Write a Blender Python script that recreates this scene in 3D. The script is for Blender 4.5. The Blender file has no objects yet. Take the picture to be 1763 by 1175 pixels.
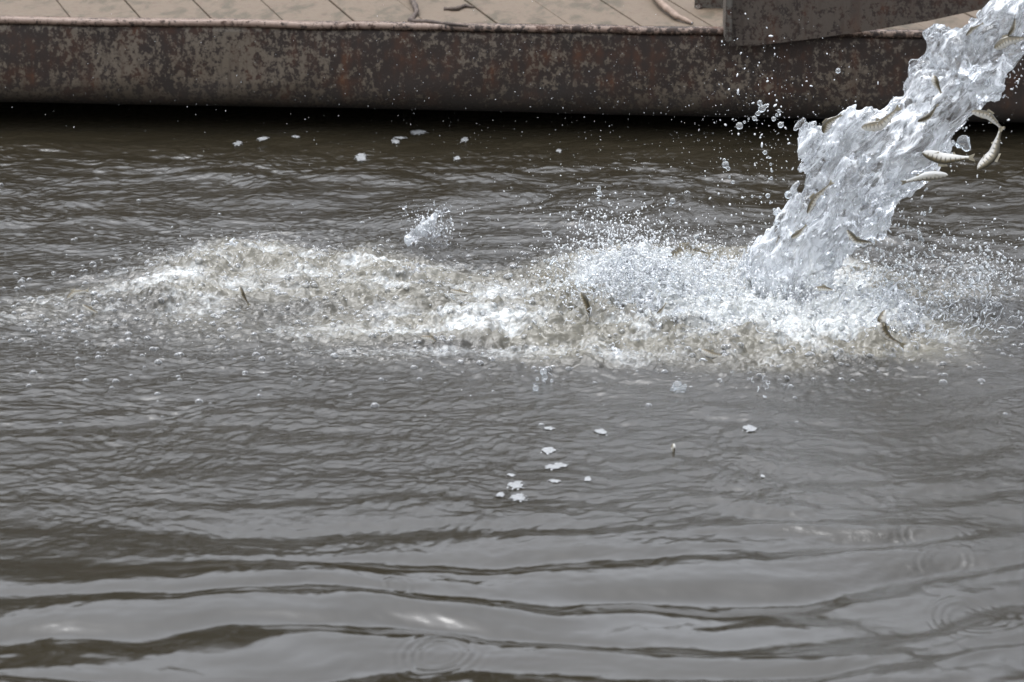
import bpy, bmesh, math, random
import numpy as np
from mathutils import Vector, Matrix
C = bpy.context.scene
col = C.collection
R = math.radians
random.seed(7); rng = np.random.default_rng(11)

# ------------------------------------------------------------------ camera, world, sun
CH, PITCH, HF = 2.4, R(17.0), R(17.0)          # height, downward pitch, horizontal field
cam_d = bpy.data.cameras.new('camera'); cam = bpy.data.objects.new('camera', cam_d); col.objects.link(cam)
cam.location = (0, 0, CH); cam.rotation_euler = (math.pi/2 - PITCH, 0, 0)
cam_d.sensor_width = 36; cam_d.angle = HF; cam_d.clip_start = .1; cam_d.clip_end = 2000
cam_d.dof.use_dof = True; cam_d.dof.focus_distance = 8.6; cam_d.dof.aperture_fstop = 5.6
C.camera = cam
SUN_EL, SUN_AZ = R(74), R(-50)                  # light comes from beyond the pontoon, a little left
w = bpy.data.worlds.new('World'); C.world = w; w.use_nodes = True
nt = w.node_tree; nt.nodes.clear()
sky = nt.nodes.new('ShaderNodeTexSky'); sky.sky_type = 'NISHITA'; sky.sun_disc = False
sky.sun_elevation = SUN_EL; sky.sun_rotation = SUN_AZ; sky.air_density = 1.2; sky.dust_density = 3.5; sky.ozone_density = 1
hs = nt.nodes.new('ShaderNodeHueSaturation'); hs.inputs['Saturation'].default_value = .12
tn = nt.nodes.new('ShaderNodeMix'); tn.data_type = 'RGBA'; tn.blend_type = 'MULTIPLY'; tn.inputs[0].default_value = 1; tn.inputs[7].default_value = (.95, .985, 1.05, 1)   # cool overcast white
bg = nt.nodes.new('ShaderNodeBackground'); bg.inputs[1].default_value = .15
wo = nt.nodes.new('ShaderNodeOutputWorld')
nt.links.new(sky.outputs[0], hs.inputs['Color']); nt.links.new(hs.outputs[0], tn.inputs[6]); nt.links.new(tn.outputs[2], bg.inputs[0]); nt.links.new(bg.outputs[0], wo.inputs[0])
sl = bpy.data.lights.new('sun', 'SUN'); sl.energy = .55; sl.angle = R(28); sl.color = (1, .98, .95)
so = bpy.data.objects.new('sun', sl); col.objects.link(so)
sd = Vector((math.sin(SUN_AZ)*math.cos(SUN_EL), math.cos(SUN_AZ)*math.cos(SUN_EL), math.sin(SUN_EL)))
so.rotation_euler = sd.to_track_quat('Z', 'Y').to_euler(); so.location = (0, 20, 30)
C.view_settings.view_transform = 'Standard'; C.view_settings.look = 'None'
C.view_settings.exposure = 1.5; C.view_settings.gamma = 1
C.cycles.max_bounces = 14; C.cycles.transmission_bounces = 10; C.cycles.glossy_bounces = 5
C.cycles.diffuse_bounces = 3; C.cycles.transparent_max_bounces = 10
C.cycles.caustics_refractive = True; C.cycles.caustics_reflective = False
C.cycles.sample_clamp_indirect = 6; C.cycles.use_denoising = True

# ------------------------------------------------------------------ measuring helpers (photo pixels, 1763 wide)
FPX = 881.5/math.tan(HF/2)
def ray(px, py):
    a, b = (px-881.5)/FPX, -(py-587.5)/FPX
    c, s = math.cos(PITCH), math.sin(PITCH)
    return a, c + b*s, -s + b*c
def P(px, py, Y):
    a, d, e = ray(px, py); t = Y/d
    return Vector((a*t, Y, CH+e*t))
def G(px, py, z=0.0):
    a, d, e = ray(px, py); t = (z-CH)/e
    return Vector((a*t, d*t, z))
JY = G(1350, 530).y
MM = (P(1000, 500, JY)-P(1001, 500, JY)).length       # metres per photo pixel at the splash

# ------------------------------------------------------------------ object helpers
def tag(o, label=None, cat=None, group=None, kind=None):
    if label: o['label'] = label
    if cat: o['category'] = cat
    if group: o['group'] = group
    if kind: o['kind'] = kind
    return o
def mesh_np(name, v, f, mats, parent=None, smooth=True, attrs=None, matidx=None):
    v = np.asarray(v, np.float32); f = np.asarray(f, np.int32)
    me = bpy.data.meshes.new(name); k = f.shape[1]
    me.vertices.add(len(v)); me.vertices.foreach_set('co', v.ravel())
    me.loops.add(f.size); me.loops.foreach_set('vertex_index', f.ravel())
    me.polygons.add(len(f)); me.polygons.foreach_set('loop_start', np.arange(0, f.size, k, dtype=np.int32))
    me.polygons.foreach_set('loop_total', np.full(len(f), k, np.int32))
    me.polygons.foreach_set('use_smooth', np.full(len(f), smooth))
    me.update(calc_edges=True)
    for m in (mats if isinstance(mats, (list, tuple)) else [mats]): me.materials.append(m)
    for an, av in (attrs or {}).items():
        a = me.attributes.new(an, 'FLOAT', 'POINT'); a.data.foreach_set('value', np.asarray(av, np.float32).ravel())
    o = bpy.data.objects.new(name, me); col.objects.link(o); o.parent = parent
    return o
def empty(name, loc, parent=None):
    o = bpy.data.objects.new(name, None); col.objects.link(o); o.location = loc; o.empty_display_size = .05; o.parent = parent
    return o
def bm_obj(name, bm, mat, parent=None, smooth=False):
    bmesh.ops.recalc_face_normals(bm, faces=bm.faces)
    me = bpy.data.meshes.new(name); bm.to_mesh(me); bm.free()
    if smooth:
        for p in me.polygons: p.use_smooth = True
    me.materials.append(mat)
    o = bpy.data.objects.new(name, me); col.objects.link(o); o.parent = parent
    return o

# ------------------------------------------------------------------ noise (numpy gradient noise)
PERM = rng.permutation(1024).astype(np.int32)
GR3 = rng.normal(size=(1024, 3)).astype(np.float32); GR3 /= np.linalg.norm(GR3, axis=1)[:, None]
ANG = rng.uniform(0, 2*np.pi, 1024); GR2 = np.stack([np.cos(ANG), np.sin(ANG)], 1).astype(np.float32)
def n2(x, y, seed=0):
    x = np.asarray(x, np.float32)+seed*17.13; y = np.asarray(y, np.float32)+seed*9.71
    xi = np.floor(x).astype(np.int32); yi = np.floor(y).astype(np.int32); fx = x-xi; fy = y-yi
    u = fx*fx*fx*(fx*(fx*6-15)+10); v = fy*fy*fy*(fy*(fy*6-15)+10)
    def g(i, j):
        h = PERM[(PERM[(xi+i) & 1023]+yi+j) & 1023]
        q = GR2[h]; return q[..., 0]*(fx-i)+q[..., 1]*(fy-j)
    a = g(0, 0); b = g(1, 0); c = g(0, 1); d = g(1, 1)
    a = a+(b-a)*u; c = c+(d-c)*u
    return (a+(c-a)*v)*1.5
def n3(x, y, z, seed=0):
    x = x.astype(np.float32)+seed*13.7; y = y.astype(np.float32)+seed*7.3; z = z.astype(np.float32)+seed*3.1
    xi = np.floor(x).astype(np.int32); yi = np.floor(y).astype(np.int32); zi = np.floor(z).astype(np.int32)
    fx = x-xi; fy = y-yi; fz = z-zi
    s = lambda t: t*t*t*(t*(t*6-15)+10)
    u, v, q = s(fx), s(fy), s(fz)
    def g(i, j, k):
        h = PERM[(PERM[(PERM[(xi+i) & 1023]+yi+j) & 1023]+zi+k) & 1023]
        e = GR3[h]; return e[..., 0]*(fx-i)+e[..., 1]*(fy-j)+e[..., 2]*(fz-k)
    L = lambda a, b, t: a+(b-a)*t
    return L(L(L(g(0,0,0), g(1,0,0), u), L(g(0,1,0), g(1,1,0), u), v), L(L(g(0,0,1), g(1,0,1), u), L(g(0,1,1), g(1,1,1), u), v), q)*1.5
def surface_nets(f, org, h):
    """polygonise f > 0 on a regular grid; returns vertices, quads"""
    s = f > 0; sh = f.shape
    cs = [(i, j, k) for i in (0, 1) for j in (0, 1) for k in (0, 1)]
    cnt = sum(s[i:sh[0]-1+i, j:sh[1]-1+j, k:sh[2]-1+k].astype(np.int8) for i, j, k in cs)
    idx = np.argwhere((cnt > 0) & (cnt < 8)); n = len(idx)
    lut = np.full((sh[0]-1, sh[1]-1, sh[2]-1), -1, np.int32); lut[idx[:, 0], idx[:, 1], idx[:, 2]] = np.arange(n)
    val = {c: f[idx[:, 0]+c[0], idx[:, 1]+c[1], idx[:, 2]+c[2]] for c in cs}
    acc = np.zeros((n, 3)); num = np.zeros(n)
    for c in cs:
        for ax in range(3):
            if c[ax]: continue
            d = list(c); d[ax] = 1; a, b = val[c], val[tuple(d)]
            m = (a > 0) != (b > 0); t = np.where(m, a/np.where(m, a-b, 1), 0)
            p = np.array(c, float)[None]+np.zeros((n, 3)); p[:, ax] = t
            acc += p*m[:, None]; num += m
    v = (idx+acc/num[:, None])*h+np.asarray(org)
    quads = []
    for ax in range(3):
        o1, o2 = [(1, 2), (2, 0), (0, 1)][ax]
        sl0 = [slice(None)]*3; sl1 = [slice(None)]*3; sl0[ax] = slice(0, -1); sl1[ax] = slice(1, None)
        e = np.argwhere(s[tuple(sl0)] != s[tuple(sl1)])
        e = e[(e[:, o1] > 0) & (e[:, o2] > 0) & (e[:, o1] < sh[o1]-1) & (e[:, o2] < sh[o2]-1)]
        ins = s[e[:, 0], e[:, 1], e[:, 2]]
        def L(d1, d2):
            q = e.copy(); q[:, o1] -= d1; q[:, o2] -= d2; return lut[q[:, 0], q[:, 1], q[:, 2]]
        q = np.stack([L(1, 1), L(0, 1), L(0, 0), L(1, 0)], 1)
        q[~ins] = q[~ins][:, ::-1]; quads.append(q)
    return v, np.concatenate(quads)
def smooth(a, b, x):
    t = np.clip((x-a)/(b-a), 0, 1); return t*t*(3-2*t)

# ------------------------------------------------------------------ materials
def new_mat(name):
    m = bpy.data.materials.new(name); m.use_nodes = True; n = m.node_tree; n.nodes.clear()
    out = n.nodes.new('ShaderNodeOutputMaterial'); return m, n, out
class N:
    def __init__(s, n): s.n = n
    def __call__(s, kind, _out=0, _p=None, **kw):
        q = s.n.nodes.new('ShaderNode'+kind)
        for k, v in (_p or {}).items(): setattr(q, k, v)
        for k, v in kw.items():
            k = int(k[1:]) if k[0] == '_' else k.replace('__', ' ')
            if isinstance(v, bpy.types.NodeSocket): s.n.links.new(v, q.inputs[k])
            else: q.inputs[k].default_value = v
        return q.outputs[_out]
    def math(s, op, a, b=0.0): return s('Math', _p={'operation': op}, _0=a, _1=b)
    def ramp(s, fac, stops):
        q = s.n.nodes.new('ShaderNodeValToRGB'); s.n.links.new(fac, q.inputs[0]); el = q.color_ramp.elements
        while len(el) < len(stops): el.new(.5)
        for e, (p, c) in zip(el, stops): e.position = p; e.color = (*c, 1) if len(c) == 3 else c
        return q.outputs[0]
    def mix(s, f, a, b):
        q = s.n.nodes.new('ShaderNodeMix'); q.data_type = 'RGBA'
        for i, v in ((0, f), (6, a), (7, b)):
            if isinstance(v, bpy.types.NodeSocket): s.n.links.new(v, q.inputs[i])
            else: q.inputs[i].default_value = v if i == 0 else (*v, 1)
        return q.outputs[2]
    def noise(s, vec, scale, detail=4, rough=.5, dist=0): return s('TexNoise', Vector=vec, Scale=scale, Detail=detail, Roughness=rough, Distortion=dist)
    def obj(s): return s('TexCoord', 3)
    def map(s, vec, sc, rot=(0, 0, 0)): return s('Mapping', Vector=vec, Scale=sc, Rotation=rot)
    def attr(s, name): return s('Attribute', 2, _p={'attribute_name': name})
    def bump(s, h, dist, st=1.0): return s('Bump', Height=h, Distance=dist, Strength=st)

def water_mat():
    m, n, out = new_mat('turbid_water'); k = N(n); ob = k.obj()
    aer = k.attr('aer'); rip = k.attr('rip')
    f1 = k.noise(k.map(ob, (1, .8, 1)), 34, 7, .66, .9)
    f2 = k.noise(k.map(ob, (1, .8, 1), (0, 0, .6)), 130, 5, .65, .6)
    fm = k.math('ADD', k.math('MULTIPLY', f1, .75), k.math('MULTIPLY', f2, .25))
    a = k.math('ADD', k.math('MULTIPLY', aer, 1.0), k.math('MULTIPLY', k.math('SUBTRACT', fm, .5), k.math('MULTIPLY', aer, 1.7)))
    base = k.mix(k.noise(ob, 1.7, 3), (.0155, .0128, .0080), (.0220, .0180, .0110))
    c = k.ramp(a, [(.12, (0, 0, 0)), (.86, (1, 1, 1))])
    turb = k.mix(k.attr('turb'), base, (.115, .105, .079))
    colr = k.mix(c, turb, (.46, .47, .46))
    b1 = k.noise(k.map(ob, (1, 1.6, 1), (0, 0, .12)), 34, 5, .62, .5)
    b2 = k.noise(k.map(ob, (1, 1, 1), (0, 0, .9)), 150, 3, .6, .3)
    h = k.math('ADD', k.math('MULTIPLY', b1, k.math('MULTIPLY', rip, .010)), k.math('MULTIPLY', b2, k.math('MULTIPLY', rip, .0022)))
    wv = k('VectorMath', _p={'operation': 'ADD'}, _0=ob, _1=k('VectorMath', _p={'operation': 'SCALE'}, _0=k('TexNoise', 1, Vector=ob, Scale=30.0, Detail=3.0), Scale=.03))
    v1 = k('TexVoronoi', Vector=wv, Scale=58.0); v2 = k('TexVoronoi', Vector=wv, Scale=150.0)
    vh = k.math('ADD', k.math('MULTIPLY', k.math('POWER', v1, 2.0), -.006), k.math('MULTIPLY', k.math('POWER', v2, 2.0), -.0014))
    h = k.math('ADD', h, k.math('MULTIPLY', vh, k.math('MINIMUM', k.math('MULTIPLY', aer, 1.5), 1.0)))
    p = k('BsdfPrincipled', Base__Color=colr, Roughness=k.math('ADD', k.math('MULTIPLY', c, .05), .03), IOR=1.333, Specular__IOR__Level=1.0, Normal=k.bump(h, 1.0), Subsurface__Weight=k.math('MINIMUM', k.math('MULTIPLY', aer, 1.4), .6), Subsurface__Radius=(1, .9, .75), Subsurface__Scale=.012)
    n.links.new(p, out.inputs[0]); return m
def clear_mat(name, white, jet=False):
    """clear water carrying air: a refracting skin, with white aerated streaks"""
    m, n, out = new_mat(name); k = N(n); ob = k.obj()
    vec = k('CombineXYZ', X=k.attr('js'), Y=k.attr('jv'), Z=k.attr('jw')) if jet else ob
    st = (.42, 1, 1) if jet else (1, 1, 1)
    wv = k('VectorMath', _p={'operation': 'ADD'}, _0=k.map(vec, st), _1=k('VectorMath', _p={'operation': 'SCALE'}, _0=k('TexNoise', 1, Vector=vec, Scale=9.0, Detail=3.0), Scale=.05))
    f0 = k.noise(wv, 15, 3, .5, .4); f1 = k.noise(wv, 34, 5, .6, .5); f2 = k.noise(wv, 120, 3, .6, .3)
    rid = k.math('SUBTRACT', 1.0, k.math('MULTIPLY', k.math('ABSOLUTE', k.math('SUBTRACT', f1, .5)), 9.0))
    h = k.math('ADD', k.math('MULTIPLY', f1, .0060), k.math('MULTIPLY', f2, .0010))
    bp = k.bump(h, 1.0)
    gl = k('BsdfGlass', Color=(.985, .992, 1, 1), Roughness=0.0, IOR=1.333, Normal=bp)
    pw = k('BsdfPrincipled', Base__Color=(.74, .755, .77, 1), Roughness=.06, IOR=1.333, Normal=bp)
    tr = k('BsdfTranslucent', Color=(.92, .94, .96, 1), Normal=bp)
    wm = k('MixShader', Fac=.15, _1=pw, _2=tr)
    clump = k.ramp(k.math('ADD', k.math('MULTIPLY', f0, .55), k.math('MULTIPLY', f1, .45)), [(.60-white*.16, (0, 0, 0)), (.67-white*.16, (1, 1, 1))])
    vein = k.math('MULTIPLY', k.ramp(rid, [(.25, (0, 0, 0)), (.85, (1, 1, 1))]), k.ramp(f0, [(.40, (0, 0, 0)), (.56, (.9, .9, .9))]))
    fac = k.math('MAXIMUM', k.math('MULTIPLY', clump, .88), vein)
    n.links.new(k('MixShader', Fac=fac, _1=gl, _2=wm), out.inputs[0]); return m
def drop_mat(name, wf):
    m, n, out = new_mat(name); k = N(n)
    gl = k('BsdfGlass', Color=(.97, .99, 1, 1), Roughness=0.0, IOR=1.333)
    df = k('BsdfPrincipled', Base__Color=(.82, .83, .84, 1), Roughness=.1)  # white share stands in for glints and light scattered inside the drops
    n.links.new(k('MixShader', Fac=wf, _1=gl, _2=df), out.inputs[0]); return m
def film_mat():
    m, n, out = new_mat('bubble_film'); k = N(n)
    fr = k('Fresnel', IOR=1.5)
    t = k('BsdfTransparent', Color=(.96, .97, .98, 1)); g = k('BsdfGlossy', Color=(1, 1, 1, 1), Roughness=.03)
    lw = k('LayerWeight', 1, Blend=.35); d = k('BsdfDiffuse', Color=(.85, .86, .86, 1))
    a = k('MixShader', Fac=fr, _1=t, _2=g)
    n.links.new(k('MixShader', Fac=k.math('MULTIPLY', k.math('POWER', lw, 1.8), .8), _1=a, _2=d), out.inputs[0]); return m
def foam_mat():
    m, n, out = new_mat('white_foam'); k = N(n); ob = k.obj(); e = k.attr('edge')
    v = k('TexVoronoi', Vector=ob, Scale=260.0); v2 = k('TexVoronoi', Vector=ob, Scale=110.0)
    c = k.ramp(v, [(0, (.13, .13, .128)), (.55, (.29, .295, .295))])
    p = k('BsdfPrincipled', Base__Color=c, Roughness=.25, IOR=1.33, Normal=k.bump(k.math('ADD', v, v2), .0015, .9))
    hole = k.ramp(k.math('ADD', k.math('MULTIPLY', e, .9), k.math('MULTIPLY', v2, .7)), [(.95, (.12, .12, .12)), (1.25, (1, 1, 1))])
    n.links.new(k('MixShader', Fac=hole, _1=p, _2=k('BsdfTransparent')), out.inputs[0]); return m
def rust_mat(name='rusty_painted_steel', seed=0.0, dens=.52, pale=(.36, .32, .28), low_dark=False, deck=False):
    m, n, out = new_mat(name); k = N(n); ob = k('Mapping', Vector=k.obj(), Location=(seed, seed*.7, 0))
    big = k.noise(ob, 3.2, 3, .5); mid = k.noise(k.map(ob, (1, 1, .8)), 44, 9, .72, .15); fine = k.noise(ob, 120, 4, .65)
    t = k.math('ADD', k.math('ADD', k.math('MULTIPLY', mid, .72), k.math('MULTIPLY', fine, .28)), k.math('ADD', k.math('MULTIPLY', k.math('SUBTRACT', big, .5), .30), k.math('MULTIPLY', k('SeparateXYZ', 0, Vector=k.obj()), -.024)))  # more rust to the right: mottling plus the shade there painted in
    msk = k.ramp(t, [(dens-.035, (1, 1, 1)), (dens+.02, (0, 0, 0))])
    runs = k.noise(k.map(ob, (9, 9, .7)), 5, 4, .6)
    rcol = k.ramp(k.math('ADD', k.math('MULTIPLY', k.noise(ob, 11, 5, .6), .7), k.math('MULTIPLY', runs, .3)), [(.32, (.017, .0120, .009)), (.50, (.024, .0135, .0085)), (.60, (.046, .019, .009)), (.72, (.11, .041, .013))])
    zz = k('SeparateXYZ', 2, Vector=k.obj())
    pcol = k.mix(fine, tuple(x*.75 for x in pale), pale)
    ccol = k.mix(k.math('MAXIMUM', msk, k.math('MULTIPLY', k.ramp(runs, [(.54, (0, 0, 0)), (.66, (1, 1, 1))]), .55)), pcol, rcol)
    # darker brown towards the bottom of the hull
    lo = k.ramp(k.math('ADD', zz, k.math('MULTIPLY', mid, .08)), [(.10, (1, 1, 1)), (.20, (0, 0, 0))])
    if low_dark: ccol = k.mix(k.math('MULTIPLY', lo, .86), ccol, (.028, .022, .017))
    p = k('BsdfPrincipled', Base__Color=ccol, Roughness=k.math('ADD', .5, k.math('MULTIPLY', msk, .3)), Normal=k.bump(t, .004, .6))
    n.links.new(p, out.inputs[0]); return m
def deck_mat():
    m, n, out = new_mat('algae_spotted_deck'); k = N(n); ob = k.obj()
    a = k.noise(k.map(ob, (1, .45, 1), (0, 0, -.6)), 17, 6, .62, .4); b = k.noise(ob, 90, 5, .65); g = k.noise(ob, 3, 3)
    msk = k.ramp(k.math('ADD', k.math('MULTIPLY', a, .8), k.math('MULTIPLY', g, .2)), [(.50, (0, 0, 0)), (.60, (1, 1, 1))])
    base = k.mix(b, (.078, .054, .033), (.128, .092, .058))
    c = k.mix(k.math('MULTIPLY', msk, .8), base, (.044, .033, .015))
    sp = k.ramp(k.noise(ob, 48, 6, .7), [(.54, (0, 0, 0)), (.66, (1, 1, 1))])
    c = k.mix(k.math('MULTIPLY', sp, .7), c, (.070, .036, .022))
    p = k('BsdfPrincipled', Base__Color=c, Roughness=.7, Normal=k.bump(b, .002, .5))
    n.links.new(p, out.inputs[0]); return m
def plain(name, c1, c2, scale=30, rough=.7, bump=.001):
    m, n, out = new_mat(name); k = N(n); ob = k.obj(); f = k.noise(ob, scale, 5, .6)
    p = k('BsdfPrincipled', Base__Color=k.mix(k.ramp(f, [(.35, (0, 0, 0)), (.65, (1, 1, 1))]), c1, c2), Roughness=rough, Normal=k.bump(f, bump, .6))
    n.links.new(p, out.inputs[0]); return m
def fish_mat():
    m, n, out = new_mat('trout_skin'); k = N(n); ob = k.obj()
    dv = k.attr('dv'); le = k.attr('le')
    nz = k.noise(ob, 120, 4, .6)
    d = k.math('ADD', dv, k.math('MULTIPLY', k.math('SUBTRACT', nz, .5), .25))
    c = k.ramp(d, [(0.0, (.76, .74, .70)), (.50, (.60, .56, .48)), (.66, (.25, .20, .12)), (.82, (.085, .068, .036)), (1, (.045, .038, .024))])
    par = k.math('SINE', k.math('MULTIPLY', le, 62.0)); pm = k.math('MULTIPLY', k.ramp(par, [(.35, (0, 0, 0)), (.75, (1, 1, 1))]), k.ramp(dv, [(.30, (0, 0, 0)), (.45, (1, 1, 1)), (.70, (1, 1, 1)), (.82, (0, 0, 0))]))
    c = k.mix(k.math('MULTIPLY', pm, .7), c, (.07, .065, .055))
    sp = k.ramp(k('TexVoronoi', Vector=ob, Scale=190.0), [(.18, (1, 1, 1)), (.28, (0, 0, 0))])
    c = k.mix(k.math('MULTIPLY', sp, k.math('MULTIPLY', dv, .7)), c, (.03, .025, .018))
    p = k('BsdfPrincipled', Base__Color=c, Roughness=.22, Metallic=.12, IOR=1.45, Coat__Weight=.6, Coat__Roughness=.06, Normal=k.bump(nz, .0008, .5))
    n.links.new(p, out.inputs[0]); return m
M_WATER = water_mat(); M_JET = clear_mat('jet_water', .27, True); M_SPL = clear_mat('splash_water', .75)
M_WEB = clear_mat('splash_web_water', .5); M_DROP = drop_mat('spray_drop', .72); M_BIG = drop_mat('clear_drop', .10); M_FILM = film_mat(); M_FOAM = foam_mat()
M_HULL = rust_mat(dens=.548, pale=(.130, .100, .070), low_dark=True); M_PLATE = rust_mat('rusty_plate_steel', 5.0, .485, (.076, .057, .042)); M_DECK = deck_mat()
M_EDGE = rust_mat('rusty_edge_steel', 9.0, .505, (.20, .135, .10)); M_SEAM = plain('seam_dirt', (.05, .04, .03), (.09, .07, .05))
M_BARK = plain('dark_bark', (.030, .020, .016), (.085, .060, .045), 70, .8); M_PALE = plain('pale_peeled_wood', (.145, .10, .07), (.23, .165, .125), 40, .7)
M_STEEL = rust_mat('grey_weathered_steel', 2.0, .47, (.10, .088, .072)); M_FISH = fish_mat()
M_FIN = plain('fin_membrane', (.20, .17, .11), (.34, .30, .22), 90, .35); M_EYE = plain('fish_eye', (.01, .01, .01), (.02, .018, .012), 50, .08, .0001)
M_BED = plain('mud', (.05, .042, .03), (.09, .075, .05), 4, .9, .02)
M_LEAF = plain('bank_foliage', (.020, .021, .011), (.042, .038, .020), 3, .9, .0)

# ------------------------------------------------------------------ water surface
def blob(x, y, px, py, rx, ry, pw=2):
    g = G(px, py); ex = (G(px+rx, py)-g).length; ey = abs(G(px, py+ry).y-G(px, py-ry).y)/2
    d = ((x-g.x)/ex)**2+((y-g.y)/ey)**2
    return np.exp(-d**(pw/2)*.9)
AER = [(330,490,105,42,.50),(415,440,60,20,.42),(575,470,110,38,.48),(720,490,70,26,.34),(880,568,170,32,.52),(1120,495,120,42,1.0),(1330,560,210,34,1.0),(1540,560,110,44,.40),
       (1380,500,110,50,.9),(60,540,80,26,.16),(300,545,260,46,.17),(680,590,260,42,.17),(1250,622,130,20,.20),(1060,620,70,14,.28),(1690,480,70,34,.22),(890,505,210,38,.30),(60,640,60,14,.14)]
RINGS = [(1630,975,42),(1715,990,26),(740,1128,60),(1590,930,45),(1655,880,30),(930,880,40),(1225,830,50),(1690,1060,60),(700,1005,26)]
def cells(x, y, sc, p, rmin, rmax, seed):
    """scattered round domes: height profile 0..1 and rim strength"""
    X_, Y_ = x*sc, y*sc; xi = np.floor(X_).astype(np.int32); yi = np.floor(Y_).astype(np.int32); dome = np.zeros(x.shape, np.float32); rim = dome.copy()
    for i in (-1, 0, 1):
        for j in (-1, 0, 1):
            h = PERM[(PERM[(xi+i+seed) & 1023]+yi+j) & 1023]; h2 = PERM[(h*7+13) & 1023]; h3 = PERM[(h*5+101) & 1023]; h4 = PERM[(h*3+57) & 1023]
            d = np.hypot(X_-(xi+i+h2/1024), (Y_-(yi+j+h3/1024))); rr = rmin+(rmax-rmin)*(h4/1024)**2; on = h < p*1024; t = d/rr
            dome = np.maximum(dome, on*rr*np.sqrt(np.clip(1-t*t, 0, 1))); rim = np.maximum(rim, on*np.exp(-((t-.93)/.10)**2))
    return dome/sc, rim
def water_fields(x, y):
    aer = sum(s*blob(x, y, a, b, c, d) for a, b, c, d, s in AER)
    aer = np.clip(aer*1.15, 0, 1.1)
    wx = x+.09*n2(x*2.1, y*2.1, 3)+.025*n2(x*6.5, y*6.5, 53); wy = y+.07*n2(x*2.1, y*2.3, 4)+.020*n2(x*6.5, y*6.5, 54)
    # distance from the long source of disturbance (churn + plunge point)
    y0 = G(800, 530).y; x1, x2 = G(150, 530).x, G(1000, 530).x
    cx = np.clip(wx, x1, x2); dist = np.hypot(wx-cx, wy-y0)
    near = G(0, 800).y; calm = smooth(near, G(0, 1030).y, y)             # 1 towards the viewer
    far = smooth(G(0, 262).y, G(0, 205).y, y)                            # 1 under the pontoon
    churn = np.clip(sum(s*blob(x, y, a, b, c*1.25, d*1.35) for a, b, c, d, s in AER), 0, 1.15)
    mid = (1-calm)*(1-far)
    h = np.zeros_like(x)
    # long smooth swells running out towards the viewer
    am = .0074*(.30+.70*calm)*(1-far)*(.65+.7*n2(x*.9, y*.9, 8))
    ph = dist*2*np.pi/.20+2.4*n2(x*1.15, y*.9, 5)
    h += am*(np.sin(ph)+.28*np.sin(2*ph+.7))
    d2 = np.hypot(wx-G(1420,540).x, wy-y0)
    h += .0026*(1-far)*np.sin(d2*2*np.pi/.16+2.2*n2(x*1.6, y*1.6, 6))*smooth(.1, .9, x+.3)
    h += .004*n2(x*1.3, y*2.4, 7)*(1-.6*far)+calm*.026*n2(wx*.9+.35*wy, wy*2.5, 17)+calm*.0068*n2(wx*2.1-.5*wy, wy*6.3, 51)+calm*.0016*n2(wx*5, wy*13, 18)+calm*.00045*n2(wx*19, wy*44, 52)
    # wind/agitation chop in the middle and far distance, crests across the view
    cr = lambda q: 2*np.sqrt(q*q+.0035)-.5
    r1 = cr(n2(wx*2.5, wy*5.2, 9)); r2 = cr(n2(wx*6.0+wy*3.5, wy*9-wx*2.2, 10)); r3 = cr(n2(wx*14-wy*7, wy*17+wx*5, 19))
    back = smooth(G(0, 520).y, G(0, 380).y, y)
    patch = np.clip(.55+1.7*n2(wx*1.3+.4*wy, wy*2.6, 58), .12, 1.35); patch = patch+(1-patch)*churn
    h += mid*(.0064*(1+1.2*back)*r1+patch*(.0036*(1-.35*back)*r2+.0021*(1-.5*back)*r3))*(.6+.4*churn)
    h += mid*(+.0018*n2(wx*17, wy*20, 11)+.0012*(.5-np.abs(n2(wx*22+wy*9, wy*28-wx*8, 16))*2))+(.0004+.0009*mid)*n2(wx*36, wy*42, 12)
    rightend = smooth(G(1250,1000).x, G(1600,1000).x, x)*calm
    h += rightend*(.0022*n2(wx*9, wy*15, 13)+.0008*n2(wx*22, wy*30, 14))
    leftend = smooth(G(350,1000).x, G(0,1000).x, x)*smooth(G(0,1100).y, G(0,950).y, y)*calm
    h += leftend*(.0018*n2(wx*14, wy*20, 15))
    for a, b, r in RINGS:
        g = G(a, b); rr = r*MM*.85; d = np.hypot(wx-g.x, (wy-g.y))
        h += .0005*(1+.6*np.sin(a*1.7))*np.cos((d-rr)*2*np.pi/.020)*np.exp(-((d-rr)/(.45*rr))**2)
    # churn: rolling lumps, billows and sharp folds
    q1 = n2(wx*8+2*n2(x*5,y*5,20), wy*9, 21); q2 = n2(wx*17+n2(x*12,y*12,22), wy*19, 23); q3 = n2(wx*38, wy*42, 24); q4 = n2(wx*80, wy*90, 25)
    bill = lambda q: 1-2*np.abs(q)
    h += churn*(.018*(.5-np.abs(q1)*1.2)+.009*(np.abs(q2)*2-.3)+.0050*np.abs(q3)*2+.0008*np.abs(q4)*2+.0030*n2(wx*26, wy*30, 26))
    pc = np.clip(churn*1.5-.1, 0, 1); bx = x+.012*n2(x*20, y*20, 42); by = y+.012*n2(x*20, y*20, 43)
    D0, R0 = cells(bx, by, 7.5, .55, .30, .52, 300); D1, R1 = cells(bx, by, 13, .5, .35, .62, 5); D2, R2 = cells(bx+.3, by, 27, .55, .3, .62, 77); D3, R3 = cells(bx, by+.7, 52, .5, .3, .6, 155)
    wob = .75+.5*n2(x*6, y*6, 44); h += np.clip(pc*wob, 0, 1)*(D0*.36+D1*.52+D2*.50)+np.clip(churn*2.2, 0, 1)*D3*.55
    rims = np.clip(.7*R0+.8*R1+.7*R2+.5*R3, 0, 1)
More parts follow.
